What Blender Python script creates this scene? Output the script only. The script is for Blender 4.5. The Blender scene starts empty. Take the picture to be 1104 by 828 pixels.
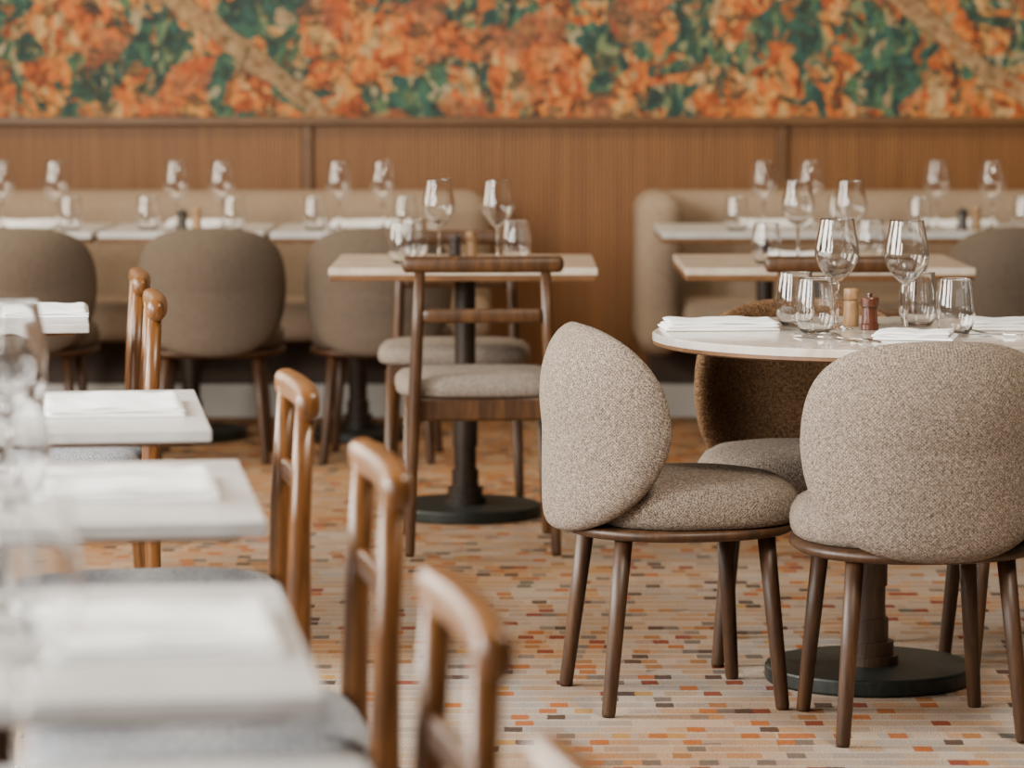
import bpy, bmesh, math, random
from mathutils import Vector, Matrix
random.seed(7)
scene = bpy.context.scene
COL = scene.collection

# ---------------------------------------------------------------- materials
class NT:
    def __init__(s, name):
        s.m = bpy.data.materials.new(name); s.m.use_nodes = True
        s.t = s.m.node_tree; s.n = s.t.nodes
        s.b = s.n['Principled BSDF']
    def new(s, typ, **kw):
        nd = s.n.new(typ)
        for k, v in kw.items():
            if hasattr(nd, k): setattr(nd, k, v)
            else: nd.inputs[k].default_value = v
        return nd
    def link(s, a, b): s.t.links.new(a, b)
    def math(s, op, a, b=None, c=None):
        nd = s.n.new('ShaderNodeMath'); nd.operation = op
        for i, v in enumerate((a, b, c)):
            if v is None: continue
            if isinstance(v, (int, float)): nd.inputs[i].default_value = v
            else: s.link(v, nd.inputs[i])
        return nd.outputs[0]
    def ramp(s, fac, stops, interp='LINEAR'):
        nd = s.n.new('ShaderNodeValToRGB'); cr = nd.color_ramp; cr.interpolation = interp
        while len(cr.elements) < len(stops): cr.elements.new(0.5)
        for e, (p, c) in zip(cr.elements, stops):
            e.position = p; e.color = (c[0], c[1], c[2], 1)
        s.link(fac, nd.inputs[0]); return nd.outputs[0]
    def mix(s, fac, a, b, mode='MIX'):
        nd = s.n.new('ShaderNodeMix'); nd.data_type = 'RGBA'; nd.blend_type = mode
        for idx, v in ((0, fac), (6, a), (7, b)):
            if isinstance(v, (int, float)): nd.inputs[idx].default_value = v
            elif isinstance(v, tuple): nd.inputs[idx].default_value = (v[0], v[1], v[2], 1)
            else: s.link(v, nd.inputs[idx])
        return nd.outputs[2]
    def coord(s, scale=(1, 1, 1), kind='Object'):
        tc = s.n.new('ShaderNodeTexCoord'); mp = s.n.new('ShaderNodeMapping')
        mp.inputs['Scale'].default_value = scale
        s.link(tc.outputs[kind], mp.inputs[0]); return mp.outputs[0]
    def noise(s, vec, scale, detail=3, rough=.5, dist=0):
        nd = s.n.new('ShaderNodeTexNoise'); s.link(vec, nd.inputs['Vector'])
        nd.inputs['Scale'].default_value = scale; nd.inputs['Detail'].default_value = detail
        nd.inputs['Roughness'].default_value = rough; nd.inputs['Distortion'].default_value = dist
        return nd
    def bump(s, h, strength, dist=.002):
        nd = s.n.new('ShaderNodeBump'); nd.inputs['Strength'].default_value = strength
        nd.inputs['Distance'].default_value = dist
        s.link(h, nd.inputs['Height']); s.link(nd.outputs[0], s.b.inputs['Normal'])
    def base(s, c, rough=.5, metal=0):
        if isinstance(c, tuple): s.b.inputs['Base Color'].default_value = (c[0], c[1], c[2], 1)
        else: s.link(c, s.b.inputs['Base Color'])
        s.b.inputs['Roughness'].default_value = rough; s.b.inputs['Metallic'].default_value = metal

def fabric(name, dark, mid, light, sc=1.0):
    m = NT(name)
    weft = m.noise(m.coord((1, 1, 4.4)), 150*sc, 2, .6)
    warp = m.noise(m.coord((4.0, 4.0, 1)), 150*sc, 2, .6)
    v = m.math('ADD', m.math('MULTIPLY', weft.outputs[0], .5), m.math('MULTIPLY', warp.outputs[0], .5))
    # basket-weave thread grid following the curved surface
    co = m.coord(); sp = m.new('ShaderNodeSeparateXYZ'); m.link(co, sp.inputs[0])
    ang = m.math('MULTIPLY', m.math('ARCTAN2', sp.outputs[0], m.math('MULTIPLY', sp.outputs[1], -1)), .25)
    rad = m.math('SQRT', m.math('ADD', m.math('MULTIPLY', sp.outputs[0], sp.outputs[0]), m.math('MULTIPLY', sp.outputs[1], sp.outputs[1])))
    k = 2*math.pi/(.0068/sc)
    ga = m.math('SINE', m.math('MULTIPLY', ang, k)); gz = m.math('SINE', m.math('MULTIPLY', m.math('ADD', sp.outputs[2], rad), k))
    v = m.math('ADD', v, m.math('MULTIPLY', m.math('MULTIPLY', ga, gz), .055))
    c = m.ramp(v, [(.36, dark), (.50, mid), (.64, light)])
    m.base(c, .95); m.b.inputs['Specular IOR Level'].default_value = .2
    m.bump(v, .6, .003); return m.m

def wood(name, dark, mid, light, rough=.38, sc=(14, 14, 1.6), coat=.1):
    m = NT(name)
    n = m.noise(m.coord(sc), 3.2, 5, .6, .6)
    f = m.noise(m.coord((sc[0]*5, sc[1]*5, sc[2]*2)), 5, 3, .6)
    v = m.math('ADD', m.math('MULTIPLY', n.outputs[0], .7), m.math('MULTIPLY', f.outputs[0], .3))
    m.base(m.ramp(v, [(.30, dark), (.5, mid), (.72, light)]), rough)
    m.b.inputs['Coat Weight'].default_value = coat; m.b.inputs['Coat Roughness'].default_value = .25
    m.bump(f.outputs[0], .12, .001); return m.m

M = {}
M['fabric'] = fabric('grey_tweed_fabric', (.050, .037, .029), (.170, .133, .106), (.41, .335, .275))
M['fabric_far'] = fabric('taupe_tweed_fabric', (.060, .044, .032), (.108, .082, .061), (.165, .128, .098))
M['fabric_shaded'] = fabric('grey_tweed_warm_shade', (.030, .014, .006), (.098, .050, .023), (.24, .140, .070), .8)  # grey tweed with warm shade put into the colour
M['fabric_seat'] = fabric('pale_grey_seat_fabric', (.085, .068, .055), (.225, .184, .152), (.42, .355, .305))
M['fabric_cool'] = fabric('blue_grey_seat_fabric', (.10, .105, .12), (.24, .25, .275), (.42, .43, .46))
M['walnut'] = wood('walnut_wood', (.016, .006, .002), (.046, .018, .0055), (.098, .042, .0135), .5, coat=.04)
M['walnut_mid'] = wood('dark_walnut_wood', (.021, .0075, .0018), (.062, .024, .0064), (.128, .054, .015), .42, coat=.08)
M['walnut_red'] = wood('honey_walnut_wood', (.038, .0135, .003), (.135, .050, .010), (.275, .116, .027), .33, coat=.16)
M['edge_wood'] = wood('table_edge_wood', (.07, .028, .008), (.14, .060, .019), (.23, .11, .04), .4, (2, 2, 8))

def stone(name, a, b, c, r=.2):
    m = NT(name); nz = m.noise(m.coord(), 9, 5, .65, 1.2)
    m.base(m.ramp(nz.outputs[0], [(.3, a), (.5, b), (.7, c)]), r); return m.m
M['stone'] = stone('white_stone', (.44, .43, .42), (.54, .53, .52), (.60, .595, .585), .28)
M['stone_round'] = stone('reflection_tinted_stone', (.44, .385, .33), (.57, .51, .45), (.65, .595, .53), .14)  # beige-grey of room reflections painted into the stone colour
M['stone_warm'] = stone('warm_stone', (.46, .365, .27), (.60, .50, .395), (.69, .605, .50))
m = NT('black_iron'); nz = m.noise(m.coord(), 60, 3)
m.base(m.ramp(nz.outputs[0], [(.3, (.008, .0100, .008)), (.7, (.018, .0225, .018))]), .5, .2); M['iron'] = m.m
m = NT('dark_metal_column'); nz = m.noise(m.coord((1, 1, .2)), 40, 3)
m.base(m.ramp(nz.outputs[0], [(.3, (.012, .008, .006)), (.7, (.032, .020, .013))]), .42, .3); M['bronze'] = m.m
M['brown_column'] = wood('brown_column_wood', (.016, .008, .004), (.046, .023, .011), (.09, .048, .024), .4)
m = NT('white_linen'); nz = m.noise(m.coord(), 350, 2)
m.base(m.ramp(nz.outputs[0], [(.3, (.90, .90, .90)), (.7, (.98, .98, .98))]), .9); m.bump(nz.outputs[0], .25, .001); M['linen'] = m.m
m = NT('clear_glass'); m.base((1, 1, 1), .0); m.b.inputs['Transmission Weight'].default_value = 1
m.b.inputs['IOR'].default_value = 1.55
nz = m.noise(m.coord(), 8, 1); m.link(m.math('MULTIPLY', nz.outputs[0], .015), m.b.inputs['Roughness']); M['glass'] = m.m
m = NT('polished_steel'); nz = m.noise(m.coord(), 90, 2)
m.base((.50, .48, .46), .2, 1); m.link(m.math('MULTIPLY_ADD', nz.outputs[0], .1, .12), m.b.inputs['Roughness']); M['steel'] = m.m
M['mill_wood'] = wood('pale_mill_wood', (.18, .09, .035), (.30, .165, .07), (.42, .26, .13), .4, (20, 20, 3))
M['mill_red'] = wood('cherry_mill_wood', (.035, .010, .004), (.085, .022, .009), (.14, .04, .016), .3, (20, 20, 3))
M['mill_dark'] = wood('ebony_mill_wood', (.01, .007, .006), (.025, .017, .014), (.05, .035, .03), .3, (20, 20, 3))
m = NT('banquette_upholstery'); nz = m.noise(m.coord(), 120, 3)
m.base(m.ramp(nz.outputs[0], [(.3, (.215, .152, .102)), (.7, (.315, .234, .165))]), .85); m.bump(nz.outputs[0], .3, .002); M['banq'] = m.m
m = NT('dark_plinth'); nz = m.noise(m.coord(), 12, 3)
m.base(m.ramp(nz.outputs[0], [(.3, (.03, .016, .01)), (.7, (.055, .03, .017))]), .6); M['plinth'] = m.m
m = NT('pale_skirting'); nz = m.noise(m.coord(), 5, 3)
m.base(m.ramp(nz.outputs[0], [(.3, (.46, .45, .43)), (.7, (.54, .53, .51))]), .5); M['skirting'] = m.m

# wainscot: reeded oak
m = NT('reeded_oak')
tc = m.coord(); sp = m.new('ShaderNodeSeparateXYZ'); m.link(tc, sp.inputs[0])
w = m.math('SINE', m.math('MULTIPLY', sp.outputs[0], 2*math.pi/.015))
g = m.noise(m.coord((30, 1, .6)), 2.6, 4, .5, .1)
c = m.ramp(g.outputs[0], [(.3, (.130, .049, .0075)), (.5, (.160, .062, .0105)), (.7, (.195, .079, .0150))])
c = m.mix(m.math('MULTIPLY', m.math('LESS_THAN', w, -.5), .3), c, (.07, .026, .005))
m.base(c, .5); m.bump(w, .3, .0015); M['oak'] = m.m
M['oak_plain'] = wood('oak_trim_wood', (.070, .030, .008), (.105, .046, .013), (.14, .066, .020), .45, (1.2, 6, 8))

# mural
m = NT('foliage_mural_paint')
tc = m.coord((1, 0, 1))
def warp(scale, amt, detail=3):
    dn = m.noise(tc, scale, detail, .6)
    vm = m.new('ShaderNodeVectorMath', operation='SUBTRACT'); m.link(dn.outputs['Color'], vm.inputs[0]); vm.inputs[1].default_value = (.5, .5, .5)
    vs = m.new('ShaderNodeVectorMath', operation='SCALE'); m.link(vm.outputs[0], vs.inputs[0]); vs.inputs['Scale'].default_value = amt
    va = m.new('ShaderNodeVectorMath', operation='ADD'); m.link(tc, va.inputs[0]); m.link(vs.outputs[0], va.inputs[1]); return va.outputs[0]
va = warp(8, .20, 4); vb = warp(4, .10, 2)
def vor(scale, st=(1, 1, 1), rot=.5, smooth=0):
    mp = m.n.new('ShaderNodeMapping'); mp.inputs['Scale'].default_value = st; mp.inputs['Rotation'].default_value = (0, rot, 0)
    m.link(va, mp.inputs[0])
    v = m.n.new('ShaderNodeTexVoronoi'); v.inputs['Scale'].default_value = scale; m.link(mp.outputs[0], v.inputs['Vector'])
    if smooth: v.feature = 'SMOOTH_F1'; v.inputs['Smoothness'].default_value = smooth
    s2 = m.n.new('ShaderNodeSeparateColor'); m.link(v.outputs['Color'], s2.inputs[0]); return s2.outputs[0], s2.outputs[1], v.outputs['Distance']
a1, a2, d1 = vor(21, (1.8, 1, .7), .5, .15); b1, b2, d2 = vor(6.0); e1, e2, d3 = vor(24, (.65, 1, 1.8), -.4, .1)
def spread(x, k=1.1): return m.math('MULTIPLY_ADD', m.math('SUBTRACT', x, .5), k, .5)
org = m.ramp(spread(a1), [(0, (.13, .030, .005)), (.14, (.31, .056, .006)), (.32, (.47, .105, .010)), (.50, (.54, .170, .022)), (.68, (.53, .245, .052)), (.81, (.54, .36, .155)), (.90, (.20, .090, .025)), (.98, (.30, .21, .10))])
grn = m.ramp(spread(a2), [(0, (.006, .024, .023)), (.25, (.010, .054, .045)), (.50, (.020, .088, .064)), (.72, (.055, .130, .060)), (.86, (.20, .20, .095)), (.93, (.24, .062, .010)), (.99, (.32, .28, .17))])
reg = m.noise(tc, 3.9, 2, .55, .6)
val = m.math('ADD', reg.outputs[0], m.math('MULTIPLY', m.math('SUBTRACT', b1, .5), .20))
fac = m.math('MINIMUM', m.math('MAXIMUM', m.math('MULTIPLY', m.math('SUBTRACT', val, .492), 45), 0), 1)
c = m.mix(fac, org, grn)
c = m.mix(m.math('MULTIPLY', m.math('GREATER_THAN', b2, .80), .5), c, (.43, .078, .008))
c = m.mix(m.math('MULTIPLY', m.math('GREATER_THAN', e1, .79), .75), c, (.018, .026, .016))
sh = m.noise(tc, 22, 4, .65)
c = m.mix(.85, c, m.ramp(sh.outputs[0], [(.37, (.30, .27, .24)), (.5, (.85, .83, .80)), (.60, (1.0, 1.0, 1.0))]), 'MULTIPLY')
sp = m.new('ShaderNodeSeparateXYZ'); m.link(vb, sp.inputs[0])
u = m.math('ADD', sp.outputs[0], m.math('MULTIPLY', sp.outputs[2], 1.28))
fr = m.math('FRACT', m.math('ADD', m.math('DIVIDE', m.math('SUBTRACT', u, .73), 2.77), .5))
ab = m.math('ABSOLUTE', m.math('SUBTRACT', fr, .5))
brk = m.math('GREATER_THAN', m.math('ADD', sh.outputs[0], m.math('MULTIPLY', b1, .1)), .45)
band = m.math('MULTIPLY', m.math('MULTIPLY', m.math('LESS_THAN', ab, .021), brk), .9)
brn = m.ramp(sh.outputs[0], [(.38, (.11, .055, .020)), (.6, (.34, .210, .100))])
c = m.mix(band, c, brn)
c = m.mix(m.math('MULTIPLY', m.math('LESS_THAN', m.math('ABSOLUTE', m.math('SUBTRACT', ab, .023)), .0025), .6), c, (.05, .024, .010))
m.base(c, .7); M['mural'] = m.m

# carpet
m = NT('dash_pattern_carpet')
tc = m.coord(); sp = m.new('ShaderNodeSeparateXYZ'); m.link(tc, sp.inputs[0])
wob = m.noise(tc, 55, 3, .6)
sx_ = m.math('ADD', sp.outputs[0], m.math('MULTIPLY', m.math('SUBTRACT', wob.outputs[0], .5), .010))
sy_ = m.math('ADD', sp.outputs[1], m.math('MULTIPLY', m.math('SUBTRACT', wob.outputs[0], .5), .014))
RH = .064
ry = m.math('DIVIDE', sy_, RH); row = m.math('FLOOR', ry); fy = m.math('FRACT', ry)
wr = m.n.new('ShaderNodeTexWhiteNoise'); wr.noise_dimensions = '1D'; m.link(row, wr.inputs['W'])
cx = m.math('DIVIDE', m.math('ADD', sx_, m.math('MULTIPLY', wr.outputs[0], .3)), .026)
def wn2d(xc, off=0.0):
    cb = m.n.new('ShaderNodeCombineXYZ'); m.link(xc, cb.inputs[0]); m.link(m.math('ADD', row, off), cb.inputs[1])
    wn = m.n.new('ShaderNodeTexWhiteNoise'); wn.noise_dimensions = '2D'; m.link(cb.outputs[0], wn.inputs['Vector']); return wn.outputs[0]
n1 = wn2d(m.math('FLOOR', m.math('DIVIDE', cx, 1.4))); n2 = wn2d(m.math('FLOOR', m.math('DIVIDE', cx, 2.6)), 31.0)
bgw = m.ramp(n2, [(0, (.40, .225, .115)), (.22, (.44, .275, .160)), (.42, (.35, .190, .098)), (.58, (.41, .210, .095)), (.74, (.39, .260, .165)), (.88, (.40, .170, .060))], 'CONSTANT')
bgc = m.ramp(n2, [(0, (.370, .295, .238)), (.22, (.42, .343, .28)), (.42, (.310, .255, .220)), (.58, (.38, .280, .198)), (.74, (.33, .285, .258)), (.88, (.37, .255, .168))], 'CONSTANT')
big = m.noise(tc, 1.25, 2)
warm = m.math('MINIMUM', m.math('MAXIMUM', m.math('ADD', m.math('MULTIPLY', m.math('SUBTRACT', big.outputs[0], .5), 4.0), m.math('MULTIPLY', m.math('SUBTRACT', sp.outputs[1], 6.1), .28)), 0), 1)
bg = m.mix(warm, bgc, bgw)
acc = m.ramp(n1, [(0, (.36, .100, .018)), (.05, (.20, .032, .012)), (.08, (.055, .028, .020)), (.125, (.13, .10, .082)), (.155, (.40, .21, .055)), (.168, (.09, .09, .07)), (.178, (.30, .125, .040)), (.22, (.20, .145, .108)), (.27, (.31, .10, .032))], 'CONSTANT')
thr = m.math('MULTIPLY_ADD', warm, .12, .17)
isacc = m.math('MULTIPLY', m.math('LESS_THAN', n1, thr), .88)
c = m.mix(isacc, bg, acc)
ln = m.math('GREATER_THAN', fy, .76)
lnc = m.mix(warm, (.45, .38, .315), (.46, .315, .20))
c = m.mix(m.math('MULTIPLY', ln, .75), c, lnc)
pile = m.noise(tc, 260, 3, .65)
c = m.mix(.85, c, m.ramp(pile.outputs[0], [(.34, (.46, .44, .42)), (.60, (1, 1, 1))]), 'MULTIPLY')
m.base(c, 1.0); m.b.inputs['Specular IOR Level'].default_value = .08; m.bump(pile.outputs[0], .7, .005); M['carpet'] = m.m
m = NT('plain_plaster'); nz = m.noise(m.coord(), 4, 3)
m.base(m.ramp(nz.outputs[0], [(.3, (.50, .42, .33)), (.7, (.56, .48, .39))]), .8); M['plaster'] = m.m

# ---------------------------------------------------------------- mesh helpers
def to_mesh(name, verts, faces, mat, smooth=True):
    me = bpy.data.meshes.new(name); me.from_pydata([tuple(v) for v in verts], [], faces)
    bm = bmesh.new(); bm.from_mesh(me); bmesh.ops.recalc_face_normals(bm, faces=bm.faces); bm.to_mesh(me); bm.free()
    if smooth: me.shade_smooth()
    me.materials.append(mat); return me

def lathe_vf(profile, seg=32, hx=1, hy=1, n=2, cx=0, cy=0):
    V, F, rings = [], [], []
    for r, z in profile:
        if r < 1e-6:
            rings.append([len(V)]); V.append((cx, cy, z)); continue
        ids = []
        for i in range(seg):
            a = 2*math.pi*i/seg; c, s = math.cos(a), math.sin(a)
            x = math.copysign(abs(c)**(2/n), c)*hx*r; y = math.copysign(abs(s)**(2/n), s)*hy*r
            ids.append(len(V)); V.append((cx+x, cy+y, z))
        rings.append(ids)
    for A, B in zip(rings, rings[1:]):
        if len(A) == 1 and len(B) == 1: continue
        for i in range(seg):
            j = (i+1) % seg
            if len(A) == 1: F.append((A[0], B[i], B[j]))
            elif len(B) == 1: F.append((A[i], A[j], B[0]))
            else: F.append((A[i], A[j], B[j], B[i]))
    return V, F

def tube_vf(pts, rad, seg=16, n=2):
    pts = [Vector(p) for p in pts]; V, F, rings = [], [], []
    N = len(pts)
    for k in range(N):
        t = (pts[min(k+1, N-1)]-pts[max(k-1, 0)]).normalized()
        up = Vector((0, 0, 1)) if abs(t.z) < .8 else Vector((0, 1, 0))
        side = t.cross(up).normalized(); up2 = side.cross(t).normalized()
        rx, rz = rad[k] if isinstance(rad[k], tuple) else (rad[k], rad[k])
        ids = []
        for i in range(seg):
            a = 2*math.pi*i/seg; c, s = math.cos(a), math.sin(a)
            c = math.copysign(abs(c)**(2/n), c); s = math.copysign(abs(s)**(2/n), s)
            ids.append(len(V)); V.append(pts[k]+side*rx*c+up2*rz*s)
        rings.append(ids)
    for A, B in zip(rings, rings[1:]):
        for i in range(seg):
            j = (i+1) % seg; F.append((A[i], A[j], B[j], B[i]))
    F.append(tuple(rings[0])); F.append(tuple(reversed(rings[-1]))); return V, F

def rounded_ends(pts, rad, k=5, length=None):
    pts = [Vector(p) for p in pts]
    def rr(r, f): return (r[0]*f, r[1]*f) if isinstance(r, tuple) else r*f
    def dome(p, d, r):
        R = length or (min(r) if isinstance(r, tuple) else r)
        P, Q = [], []
        for i in range(1, k+1):
            a = math.pi/2*i/k*.97; P.append(p+d*R*math.sin(a)); Q.append(rr(r, math.cos(a)))
        return P, Q
    P1, Q1 = dome(pts[-1], (pts[-1]-pts[-2]).normalized(), rad[-1])
    P0, Q0 = dome(pts[0], (pts[0]-pts[1]).normalized(), rad[0])
    return P0[::-1]+pts+P1, Q0[::-1]+list(rad)+Q1

def combine(*vf):
    V, F = [], []
    for v, f in vf:
        o = len(V); V += [tuple(x) for x in v]; F += [tuple(i+o for i in q) for q in f]
    return V, F

def box_vf(x0, x1, y0, y1, z0, z1, bev=.004, seg=2):
    bm = bmesh.new(); bmesh.ops.create_cube(bm, size=1)
    for v in bm.verts:
        v.co = Vector(((x0+x1)/2+v.co.x*(x1-x0), (y0+y1)/2+v.co.y*(y1-y0), (z0+z1)/2+v.co.z*(z1-z0)))
    if bev: bmesh.ops.bevel(bm, geom=list(bm.edges)+list(bm.verts), offset=bev, segments=seg, profile=.5, affect='EDGES')
    bm.verts.index_update(); V = [v.co[:] for v in bm.verts]; F = [tuple(v.index for v in f.verts) for f in bm.faces]
    bm.free(); return V, F

def obj(name, me, parent=None, label=None):
    o = bpy.data.objects.new(name, me); COL.objects.link(o)
    if parent: o.parent = parent
    if label: o['label'] = label
    return o

def spawn(name, parts, loc, rot=0, label='', category='', group=None):
    e = bpy.data.objects.new(name, None); COL.objects.link(e)
    e.empty_display_size = .1; e.location = loc; e.rotation_euler = (0, 0, math.radians(rot))
    e['label'] = label; e['category'] = category
    if group: e['group'] = group
    for p in parts: obj(p[0], p[1], e, p[2] if len(p) > 2 else None)
    return e

def single(name, me, loc, rot=0, label='', category='', group=None, tilt=None):
    o = bpy.data.objects.new(name, me); COL.objects.link(o); o.location = loc; o.rotation_euler = (0, 0, math.radians(rot))
    o['label'] = label; o['category'] = category
    if group: o['group'] = group
    return o

# ---------------------------------------------------------------- upholstered chair (faces +Y)
def shell_vf(R=.247, Sm=.318, Hm=.212, zc=.577, th=.026, rings=26, seg=96):
    V, F = [], []
    def P(rho, a, sgn):
        c, s = math.cos(a), math.sin(a)
        n = 2.45
        S = math.copysign(abs(c)**(2/n), c)*Sm*rho; Z = math.copysign(abs(s)**(2/n), s)*Hm*rho
        S *= 1-.12*max(0, -Z/Hm)
        off = sgn*th*max(0, 1-rho**11)**.5
        r = R+off; ph = S/R
        z = zc+Z; tz = max(0, Z/Hm)
        roll = .070*tz**2.6 - .028*tz          # the back leans out, then its top rolls inwards
        return (r*math.sin(ph), -r*math.cos(ph)+roll*max(.15, math.cos(ph)), z)
    def side(sgn, edge=None):
        ids = [[len(V)]]; V.append(P(0, 0, sgn))
        for k in range(1, rings+1):
            rho = math.sin(math.pi/2*k/rings)
            if k == rings:
                if edge is not None: ids.append(edge); break
            row = []
            for i in range(seg):
                row.append(len(V)); V.append(P(rho, 2*math.pi*i/seg, sgn))
            ids.append(row)
        for A, B in zip(ids, ids[1:]):
            for i in range(seg):
                j = (i+1) % seg
                F.append((A[0], B[i], B[j]) if len(A) == 1 else (A[i], A[j], B[j], B[i]))
        return ids[-1]
    e = side(1); side(-1, e)
    return V, F

def make_uchair(fab, tag, seatfab=None):
    back = to_mesh('backrest_'+tag, *shell_vf(), fab)
    prof = [(0, .478), (.35, .4775), (.65, .475), (.83, .468), (.93, .455), (.985, .436), (1, .416), (.99, .396), (.965, .384), (.9, .380), (0, .380)]
    seat = to_mesh('seat_'+tag, *lathe_vf(prof, 56, .236, .226, 2.4, 0, .030), seatfab or fab)
    fr = [(0, .381), (.93, .381), (.99, .377), (.99, .366), (.95, .359), (0, .359)]
    frame = to_mesh('frame_'+tag, *lathe_vf(fr, 56, .243, .244, 2.3, 0, .008), M['walnut'])
    legs = []
    for sx in (-1, 1):
        for sy in (-1, 1):
            top = Vector((sx*.150, sy*.150+.005, .366)); ft = Vector((sx*.180, sy*.185+.0, 0))
            pts = [ft.lerp(top, t) for t in (0, .02, .5, 1)]
            legs.append(to_mesh('leg_'+tag, *tube_vf(pts, [.0125, .0145, .0165, .0185], 16), M['walnut']))
    return [('seat', seat), ('backrest', back), ('seat_frame', frame, 'thin walnut frame under the seat')] + [('leg', l) for l in legs]

UCH = make_uchair(M['fabric'], 'grey'); UCH_SHADED = make_uchair(M['fabric_shaded'], 'brown', M['fabric']); UCHF = make_uchair(M['fabric_far'], 'taupe')  # the brown set has shade coloured into its backrest

# ---------------------------------------------------------------- wooden open-back chair (faces +Y)
def make_wchair(W, tag, seatfab):
    parts = []
    prof = [(0, .488), (.5, .487), (.8, .484), (.93, .477), (.985, .465), (1, .450), (.99, .434), (.96, .428), (.9, .425), (0, .425)]
    parts.append(('seat', to_mesh('wseat_'+tag, *lathe_vf(prof, 56, .232, .218, 4.2, 0, .008), seatfab), 'grey woven padded seat'))
    fr = box_vf(-.200, .200, -.190, .200, .362, .427, .008, 2)
    parts.append(('seat_frame', to_mesh('wframe_'+tag, *fr, W, False)))
    for sx in (-1, 1):
        pts = [(sx*.200, -.235, 0), (sx*.198, -.232, .01), (sx*.192, -.218, .22), (sx*.184, -.213, .42), (sx*.176, -.217, .60), (sx*.168, -.228, .785)]
        parts.append(('back_post', to_mesh('wpost_'+tag, *tube_vf(pts, [(.0125, .0125), (.014, .014), (.0155, .0165), (.0180, .0200), (.0160, .0170), (.0140, .0150)], 18, 2.4), W)))
        pts = [(sx*.200, .200, 0), (sx*.199, .199, .01), (sx*.185, .180, .41)]
        parts.append(('leg', to_mesh('wleg_'+tag, *tube_vf(pts, [.0115, .013, .019], 16), W)))
    def bow(x, d, y): return y-d*(1-(x/.19)**2)
    xs = [-.204+.408*i/16 for i in range(17)]
    pts = [(x, bow(x, .010, -.230), .789) for x in xs]
    rad = [(.0190, .0230)]*17
    p, r = rounded_ends(pts, rad, 7, .014)
    parts.append(('crest_rail', to_mesh('wcrest_'+tag, *tube_vf(p, r, 24, 2.6), W)))
    xs = [-.172+.344*i/12 for i in range(13)]
    pts = [(x, bow(x, .008, -.220), .650) for x in xs]
    parts.append(('lower_back_rail', to_mesh('wrail_'+tag, *tube_vf(pts, [(.009, .019)]*13, 14, 3.2), W)))
    return parts
WCH = make_wchair(M['walnut_mid'], 'dark', M['fabric_seat']); WCHH = make_wchair(M['walnut_red'], 'honey', M['fabric_cool'])

# ---------------------------------------------------------------- tables
def make_table(w, d, round_=False, stone='stone', disc=.225, thick=.016, edge='edge_wood', band=.028, inset=.002, col='bronze'):
    t = []
    if round_:
        r = w/2
        prof = [(0, .75), (r-.004, .75), (r, .747), (r, .75-thick), (r-.003, .748-thick), (0, .748-thick)]
        t.append(('tabletop', to_mesh('top', *lathe_vf(prof, 96), M[stone]), 'pale stone tabletop'))
        t[-1][1].shade_flat()
        r2 = r-.002
        prof = [(0, .7335), (r2, .7335), (r2, .726), (r2-.012, .722), (0, .722)]
        t.append(('edge_band', to_mesh('band', *lathe_vf(prof, 96), M[edge], False), 'thin wooden edge band'))
    else:
        t.append(('tabletop', to_mesh('top', *box_vf(-w/2, w/2, -d/2, d/2, .75-thick, .75, .003), M[stone], False), 'pale stone tabletop'))
        t.append(('edge_band', to_mesh('band', *box_vf(-w/2+inset, w/2-inset, -d/2+inset, d/2-inset, .751-thick-band+.01, .751-thick, .002), M[edge], False), 'wooden edge band'))
    prof = [(0, .732), (.11, .732), (.11, .712), (.034, .704), (.031, .70), (.031, .345), (.037, .345), (.037, .205), (.033, .205), (.033, .135), (.040, .135), (.040, .085), (.052, .085), (.052, .055), (.062, .055), (.062, .03), (0, .03)]
    cm = to_mesh('column', *lathe_vf(prof, 40), M[col]); cm.shade_flat()
    t.append(('column', cm, 'dark table column with stepped collars'))
    prof = [(0, .036), (disc*.97, .036), (disc*.99, .034), (disc, .030), (disc, .006), (disc*.985, 0), (0, 0)]
    dm = to_mesh('disc', *lathe_vf(prof, 72), M['iron']); dm.shade_flat()
    t.append(('base', dm, 'round flat black iron base plate'))
    return t

T1 = make_table(.94, .94, True, stone='stone_round', col='brown_column')
T2 = make_table(.76, .72, stone='stone_warm', thick=.020)
T3 = make_table(.82, .72, stone='stone_warm', thick=.020)
TR = make_table(.70, .66, thick=.020, edge='edge_wood', band=.02, inset=.03)
TB = make_table(.57, .66, stone='stone', thick=.022, disc=.2)
TB2 = make_table(.76, .66, stone='stone', thick=.022, disc=.2)

C_ROUND = (.770, 7.108)
spawn('round_table', T1, (C_ROUND[0], C_ROUND[1], 0), 0, 'round pale stone-topped restaurant table on a single brown pedestal', 'table')
spawn('square_table', T2, (-.138, 9.78, 0), 0, 'square pale-topped table on a dark pedestal, set with glasses', 'table', 'square tables in the middle of the room')
spawn('square_table', T3, (.90, 9.78, 0), 0, 'square pale-topped table with wooden edge and wooden chair', 'table', 'square tables in the middle of the room')

ROW = 7.7
def rowpos(edge, depth_off=0, inward=.35):
    c, s = math.cos(math.radians(ROW)), math.sin(math.radians(ROW))
    return (edge[0]-inward*c-depth_off*s, edge[1]-inward*s+depth_off*c, 0)
row_tables = [(-.975, 7.66), (-.511, 5.49), (-.348, 4.43), (-.21, 3.27), (-.075, 2.34)]
for e in row_tables:
    spawn('square_table', TR, rowpos(e), ROW, 'square white table in a long row, set with folded napkin', 'table', 'row of white tables')
for x in (-1.74, -1.145, -.55):
    spawn('square_table', TB, (x, 11.86, 0), 0, 'pale square table in front of the taupe banquette', 'table', 'tables along the banquette')
for x in (.90, 1.68):
    spawn('square_table', TB2, (x, 11.86, 0), 0, 'pale square table in front of the taupe banquette', 'table', 'tables along the banquette')

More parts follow.
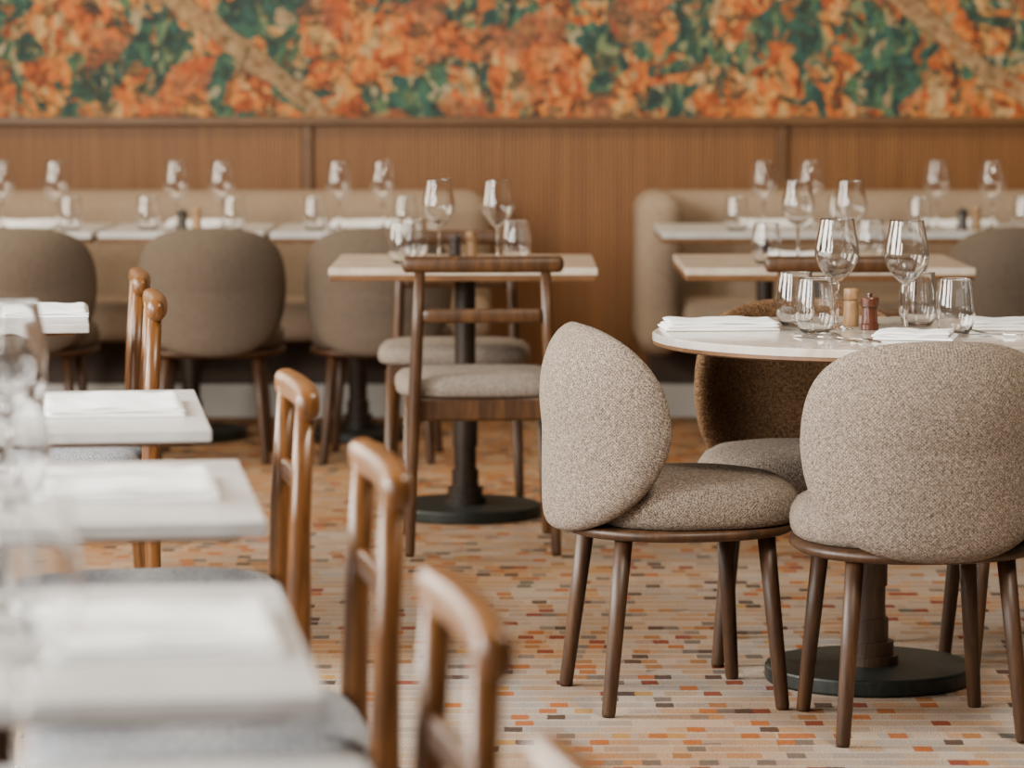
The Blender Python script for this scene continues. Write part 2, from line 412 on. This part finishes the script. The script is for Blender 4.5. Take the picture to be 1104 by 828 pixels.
# chairs
G1 = 'upholstered chairs at the round table'
spawn('upholstered_chair', UCH, (.335, 6.895, 0), 13-90, 'grey tweed tub chair with walnut legs, side-on beside round table', 'chair', G1)
spawn('upholstered_chair', UCH, (.797, 6.585, 0), 7, 'grey tweed tub chair with rounded back, tucked at round table', 'chair', G1)
spawn('upholstered_chair', UCH_SHADED, (.650, 7.420, 0), 174, 'tub chair with grey seat and warm shade painted into its back, beyond the round table', 'chair', G1)
spawn('upholstered_chair', UCH, (1.16, 7.22, 0), 92, 'grey tweed tub chair facing the round table pedestal', 'chair', G1)
G2 = 'upholstered chairs facing the banquette'
for x, y, r in ((-1.635, 11.24, 0), (-1.005, 11.22, 2), (-.44, 11.24, -3), (1.70, 11.30, 0)):
    spawn('upholstered_chair', UCHF, (x, y, 0), r, 'taupe tub chair with rounded back, pulled up to banquette table', 'chair', G2)
G3 = 'open-back wooden chairs'
spawn('wooden_chair', WCH, (-.090, 9.17, 0), 3, 'walnut open-back chair with grey seat, back to the viewer', 'chair', G3)
spawn('wooden_chair', WCH, (-.175, 10.17, 0), 180, 'walnut open-back chair on far side of square table', 'chair', G3)
spawn('wooden_chair', WCH, (.895, 9.17, 0), 0, 'walnut open-back chair with grey seat, at pale table', 'chair', G3)
G4 = 'wooden chairs along the table row'
for bx, by, dr in ((-.905, 8.22, 0), (-.78, 7.40, 0), (-.330, 5.34, 1), (-.155, 4.28, 1), (-.030, 3.12, 1), (.072, 2.26, 0)):
    a = math.radians(ROW+dr); c, s = math.cos(a), math.sin(a)
    spawn('wooden_chair', WCHH, (bx-.245*c, by-.245*s, 0), 90+ROW+dr, 'honey walnut open-back chair with grey seat, beside white table', 'chair', G4)

# ---------------------------------------------------------------- glassware
def shell_profile(outer, t):
    (r1, z1), (r0, z0) = outer[-1], outer[-2]
    f = .0015/(z1-z0); outer = outer[:-1]+[(r1+(r0-r1)*f*2, z1-.003), (r1+(r0-r1)*f*.4, z1-.0006), (r1-t*.25, z1-.0001)]
    inner = []
    for i, (r, z) in enumerate(outer[:-1]):
        if r < 1e-6: inner.append((0, z+t*1.3))
        else: inner.append((max(r-t, .0005), z+(t*1.2 if i < 3 else 0)))
    inner.append((outer[-1][0]-t*.5, outer[-1][1]))
    return outer+inner[::-1]
bowl = [(0, .100), (.006, .1012), (.016, .107), (.0275, .118), (.0375, .131), (.0450, .145), (.0480, .158), (.0480, .168), (.0455, .186), (.0420, .205), (.0385, .222), (.0360, .238)]
WG_B = to_mesh('bowl', *lathe_vf(shell_profile(bowl, .0015), 48), M['glass'])
stem = [(0, .0), (.0355, .0), (.0362, .0004), (.0365, .001), (.0362, .0016), (.035, .0021), (.018, .005), (.0068, .010), (.0048, .020), (.0042, .05), (.0044, .085), (.0058, .096), (.0078, .1004), (0, .1002)]
WG_S = to_mesh('stem', *lathe_vf(stem, 32), M['glass'])
WG = [('bowl', WG_B), ('stem', WG_S, 'thin glass stem with round foot')]
tum = [(0, .0), (.0225, .0), (.0240, .0004), (.0300, .003), (.0365, .013), (.0415, .030), (.0430, .045), (.0425, .060), (.0400, .082), (.0375, .100), (.0357, .118)]
tsh = shell_profile(tum, .0017)
tin = [(r, max(z, .0065)) for r, z in tsh[len(tum)+2:]]
TUM = to_mesh('tumbler', *lathe_vf(tsh[:len(tum)+2]+tin, 48), M['glass'])
TZ = .7502
def wine(x, y, where, g): spawn('wine_glass', WG, (x, y, TZ), random.uniform(0, 90), 'clear empty stemmed wine glass on '+where, 'glass', g)
def tumb(x, y, where, g): single('tumbler', TUM, (x, y, TZ), 0, 'clear stemless water glass on '+where, 'glass', g)

def make_mill(mat, tall=True):
    if tall:
        body = [(0, 0), (.0165, 0), (.0175, .002), (.0172, .020), (.0158, .050), (.0155, .056), (0, .056)]
        cap = [(0, .0575), (.0155, .0575), (.0165, .059), (.0165, .080), (.0155, .082), (0, .083)]
    else:
        body = [(0, 0), (.0195, 0), (.0200, .002), (.0200, .012), (.0175, .015), (.0160, .048), (0, .048)]
        cap = [(0, .0495), (.0185, .0495), (.0195, .051), (.0195, .068), (.0185, .070), (.0050, .0705), (.0045, .073), (.0060, .075), (.0050, .079), (0, .080)]
    a = to_mesh('mbody', *lathe_vf(body, 28), mat); b = to_mesh('mcap', *lathe_vf(cap, 28), mat)
    if not tall: a.shade_flat(); b.shade_flat()
    return [('body', a), ('cap', b)]
MW, MR, MD = make_mill(M['mill_wood']), make_mill(M['mill_red'], False), make_mill(M['mill_dark'], False)
def mills(x, y, dark, where, g, dx=.034):
    spawn('spice_mill', dark, (x, y, TZ), 0, 'small dark turned wooden pepper mill on '+where, 'pepper mill', g)
    spawn('spice_mill', MW, (x+dx, y+.01, TZ), 0, 'small pale turned wooden salt mill on '+where, 'salt mill', g)

def napkin_mesh(w, d, seed, layers=3, lt=.0055):
    rnd = random.Random(seed); parts = []
    for i in range(layers):
        ox, oy = rnd.uniform(-.004, .004), rnd.uniform(-.009, .009)
        nx, ny = 26, 16; V = []; F = []
        ph = rnd.uniform(0, 6); hw, hd = w/2-i*.002, d/2-i*.006
        def top(u, v, i=i): return (.0016*math.sin(u*5+ph)+.0012*math.cos(v*6+ph)+.0008*math.sin(u*11+v*4))*((i+.6)/layers)
        z0, z1 = i*lt, (i+1)*lt+.0004
        for lay in (0, 1):
            for a in range(nx+1):
                for b in range(ny+1):
                    u = math.sin(math.pi/2*(a/nx*2-1)); v = math.sin(math.pi/2*(b/ny*2-1))
                    e = max(abs(u), abs(v))
                    rr = max(.05, 1-max(0, (e-.93)/.07)**2)
                    zm = (z0+z1)/2
                    z = zm+(z1-zm)*rr*(1 if lay else -1)+top(u, v)
                    if i == 0 and lay == 0: z = 0 if rr == 1 else .0006
                    if i == 0 and lay == 1: z = max(z, .002)
                    V.append((u*hw+ox, v*hd+oy+.002*math.sin(u*3+ph), z))
        n = (nx+1)*(ny+1)
        for a in range(nx):
            for b in range(ny):
                p = a*(ny+1)+b; F.append((p, p+1, p+ny+2, p+ny+1)); F.append((n+p, n+p+ny+1, n+p+ny+2, n+p+1))
        for a in range(nx):
            for b in (0, ny):
                p = a*(ny+1)+b; q = p+ny+1; F.append((p, q, n+q, n+p))
        for b in range(ny):
            for a in (0, nx):
                p = a*(ny+1)+b; q = p+1; F.append((p, q, n+q, n+p))
        parts.append((V, F))
    return to_mesh('napkin', *combine(*parts), M['linen'])
NAP_A = napkin_mesh(.245, .155, 1, 3, .0065); NAP_B = napkin_mesh(.165, .15, 2, 3, .0055); NAP_C = napkin_mesh(.225, .27, 3, 3, .0052)
def nap(me, x, y, r, where, g): single('folded_napkin', me, (x, y, TZ), r, 'white folded linen napkin lying on '+where, 'napkin', g)

def cutlery(kind):
    pieces = []
    def zc(t): return .0022+.012*max(0, (t-.62)/.38)*math.sin(min(1, (t-.62)/.38)*math.pi*.85) if t > .62 else .0022+.004*math.sin(t/.62*math.pi)
    def strip(pts, th=.0022):
        V, F = [], []
        for (x, hw, t) in pts:
            z = zc(t)
            yc = x[1] if isinstance(x, tuple) else 0; xx = x[0] if isinstance(x, tuple) else x
            V += [(yc-hw, xx, z-th/2), (yc+hw, xx, z-th/2), (yc+hw, xx, z+th/2), (yc-hw, xx, z+th/2)]
        for k in range(len(pts)-1):
            o = 4*k
            for i in range(4):
                j = (i+1) % 4; F.append((o+i, o+j, o+4+j, o+4+i))
        F.append((0, 1, 2, 3)); o = 4*(len(pts)-1); F.append((o, o+1, o+2, o+3)); return V, F
    L = .20
    if kind == 'fork':
        pr = [(0, .004), (.01, .0085), (.05, .0075), (.10, .0035), (.125, .003), (.14, .007), (.150, .0115), (.158, .012)]
        pieces.append(strip([(a, b, a/L) for a, b in pr]))
        for i in range(4):
            y = (i-1.5)*.0064
            pieces.append(strip([((.156, y), .0022, .156/L), ((.175, y), .0019, .175/L), ((.198, y*.95), .0012, .99)]))
    else:
        pr = [(0, .004), (.01, .008), (.08, .0065), (.105, .0045), (.115, .010), (.17, .0095), (.20, .006), (.212, .001)]
        pieces.append(strip([(a, b, min(.6, a/L*.6)) for a, b in pr]))
    return to_mesh(kind, *combine(*pieces), M['steel'], False)
FORK, KNIFE = cutlery('fork'), cutlery('knife')

g = 'glasses on the round table'; w_ = 'the round table'
wine(.700, 7.19, w_, g); wine(.842, 7.12, w_, g)
tumb(.643, 7.06, w_, g); tumb(.618, 7.27, w_, g); tumb(.938, 7.05, w_, g); tumb(.886, 7.27, w_, g)
spawn('spice_mill', MW, (.741, 7.28, TZ), 0, 'small pale turned wooden salt mill between wine glasses', 'salt mill', 'mills on the round table')
spawn('spice_mill', MR, (.770, 7.17, TZ), 0, 'small cherry-brown turned wooden pepper mill', 'pepper mill', 'mills on the round table')
g = 'napkins on the round table'
nap(NAP_A, .450, 7.20, 4, w_, g); nap(NAP_B, .838, 6.94, -12, w_, g); nap(NAP_A, 1.10, 7.20, -6, w_, g)
g = 'cutlery on the round table'
single('fork', FORK, (.752, 6.80, TZ), 30, 'polished steel dinner fork on the round table', 'fork', g)
single('knife', KNIFE, (.705, 6.81, TZ), 33, 'polished steel table knife on the round table', 'knife', g)
single('fork', FORK, (1.13, 6.98, TZ), 68, 'polished steel dinner fork beside folded napkin', 'fork', g)
single('knife', KNIFE, (1.13, 6.94, TZ), 72, 'polished steel table knife beside folded napkin', 'knife', g)

g = 'glasses on the middle tables'; w_ = 'a pale square table'
for x, y in ((-.214, 9.75), (-.042, 9.72), (.835, 9.75), (.985, 9.72)): wine(x, y, w_, g)
for x, y in ((-.315, 9.65), (-.29, 9.88), (.012, 9.80), (.735, 9.65), (1.06, 9.86)): tumb(x, y, w_, g)
mills(-.168, 9.85, MD, w_, 'mills on the middle tables', .048)
g = 'napkins on the middle tables'
nap(NAP_B, .85, 9.95, 0, w_, g)
g = 'glasses on the banquette tables'; w_ = 'a banquette table'
for x in (-1.795, -1.605, -1.183, -1.025, -.610, -.455, .89, 1.057, 1.503, 1.693): wine(x, 11.80+random.uniform(-.03, .03), w_, g)
for x in (-1.54, -1.275, -.97, -.69, -.375, .783, 1.14, 1.417, 1.783): tumb(x, 11.66+random.uniform(-.04, .04), w_, g)
mills(-1.15, 11.64, MD, w_, 'mills on the banquette tables', .05); mills(1.58, 11.72, MD, w_, 'mills on the banquette tables', .05)
g = 'napkins on the banquette tables'
for x in (-1.72, -1.12, -.53, .96, 1.62): nap(NAP_A, x, 12.02, 2, w_, g)

g = 'napkins on the row of tables'; w_ = 'a white table in the row'
for (e, xo) in zip(row_tables, (.10, .135, .15, .125, .13)):
    p = rowpos(e, .0, xo+.01); nap(NAP_C, p[0], p[1], ROW, w_, g)
p = rowpos(row_tables[0], -.02, .40); nap(NAP_C, p[0], p[1], ROW, w_, g)
g = 'glasses on the row of tables'
for x, y in ((-.69, 4.60), (-.645, 4.26), (-.525, 3.42), (-.375, 2.52)): wine(x, y, w_, g)
for x, y in ((-.66, 4.43), (-.50, 3.24), (-.93, 5.60)): tumb(x, y, w_, g)
g = 'cutlery on the row of tables'
for e, xo in zip(row_tables[1:], (.27, .285, .26, .26)):
    p = rowpos(e, -.10, xo); single('fork', FORK, (p[0]-.005, p[1], TZ), ROW, 'polished steel dinner fork beside folded napkin', 'fork', g)

# ---------------------------------------------------------------- banquettes
def banquette(x0, x1, arm=None):
    sx0 = x0+(.16 if arm else 0)
    P = [('backrest', to_mesh('bb', *box_vf(x0, x1, 12.56, 12.80, .30, .855, .10, 8), M['banq'])),
         ('seat', to_mesh('bs', *box_vf(sx0+.003, x1-.003, 12.24, 12.62, .31, .46, .05, 6), M['banq'])),
         ('plinth', to_mesh('bp', *box_vf(x0+.06, x1-.06, 12.60, 12.79, .11, .33, .005), M['plinth'], False), 'dark recessed plinth'),
         ('kickboard', to_mesh('bk', *box_vf(x0+.02, x1-.02, 12.56, 12.79, 0, .125, .004), M['skirting'], False), 'pale painted kickboard')]
    if arm: P.append(('armrest', to_mesh('ba', *box_vf(x0, x0+.165, 12.22, 12.79, .26, .858, .075, 8), M['banq'])))
    return P
spawn('banquette', banquette(-4.6, -.08), (0, 0, 0), 0, 'long taupe upholstered banquette against the wood panelling', 'bench', 'wall banquettes')
spawn('banquette', banquette(.462, 4.6, True), (0, 0, 0), 0, 'taupe upholstered banquette with padded end panel', 'bench', 'wall banquettes')

# ---------------------------------------------------------------- room
def struct(name, vf, mat, label):
    o = single(name, to_mesh(name, *vf, mat, False), (0, 0, 0), 0, label, 'room'); o['kind'] = 'structure'; return o
WY = 12.90
struct('floor', box_vf(-5, 5, -1.5, WY+.1, -.05, 0, 0), M['carpet'], 'tan carpet with small orange, rust and grey dashes')
struct('wall_back', box_vf(-5, 5, WY, WY+.1, 0, 3.2, 0), M['plaster'], 'plaster wall behind mural and panelling')
struct('baseboard_back', box_vf(-5, 5, WY-.035, WY, 0, .12, .003), M['skirting'], 'pale skirting board under wood panelling')
struct('trim_1', box_vf(-5, 5, WY-.055, WY, 1.098, 1.128, .004), M['oak_plain'], 'dark oak ledge over the wood panelling')
seams = [-4.44, -2.615, -.788, 1.04, 2.87, 4.7]
k = 2
for a, b in zip([-5]+seams, seams+[5]):
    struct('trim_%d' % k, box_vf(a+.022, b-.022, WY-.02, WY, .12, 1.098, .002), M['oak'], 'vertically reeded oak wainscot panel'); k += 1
for a in seams:
    struct('trim_%d' % k, box_vf(a-.02, a+.02, WY-.038, WY, .12, 1.098, .003), M['oak_plain'], 'narrow oak strip between panels'); k += 1
single('floral_mural', to_mesh('mural', *box_vf(-5, 5, WY-.012, WY, 1.1285, 3.0, 0), M['mural'], False), (0, 0, 0), 0,
       'wide painted mural of orange and green autumn foliage', 'mural')

# ---------------------------------------------------------------- light
def area(name, loc, rot, sx, sy, power, col):
    l = bpy.data.lights.new(name, 'AREA'); l.shape = 'RECTANGLE'; l.size = sx; l.size_y = sy; l.energy = power; l.color = col
    o = bpy.data.objects.new(name, l); COL.objects.link(o); o.location = loc; o.rotation_euler = [math.radians(a) for a in rot]; return o
for i, (y, p) in enumerate(((1.2, 250), (3.9, 355), (6.6, 370))):
    area('window_light', (-3.2, y, 2.0), (0, -76, 0), 1.9, 1.4, p, (1, .96, .885))
area('window_light', (-3.2, 10.0, 2.0), (0, -76, 0), 1.9, 1.6, 160, (1, .89, .71))
area('ceiling_light', (1.4, 4.6, 3.6), (0, 0, 0), 0.9, 1.0, 200, (1, .87, .69))
area('ceiling_light', (0, 11.4, 3.3), (20, 0, 0), 6, .5, 100, (1, .81, .56))
w = bpy.data.worlds.new('World'); scene.world = w; w.use_nodes = True
bgn = w.node_tree.nodes['Background']; bgn.inputs[0].default_value = (1, .90, .76, 1); bgn.inputs[1].default_value = .09

# ---------------------------------------------------------------- camera
cam = bpy.data.cameras.new('camera'); co = bpy.data.objects.new('camera', cam); COL.objects.link(co)
cam.sensor_width = 36; cam.lens = 117.4; co.location = (0, 0, 1.305)
co.rotation_euler = (math.radians(90-5.356), 0, 0)
cam.clip_start = .05
cam.dof.use_dof = True; cam.dof.focus_distance = 6.8; cam.dof.aperture_fstop = 3.8
scene.camera = co
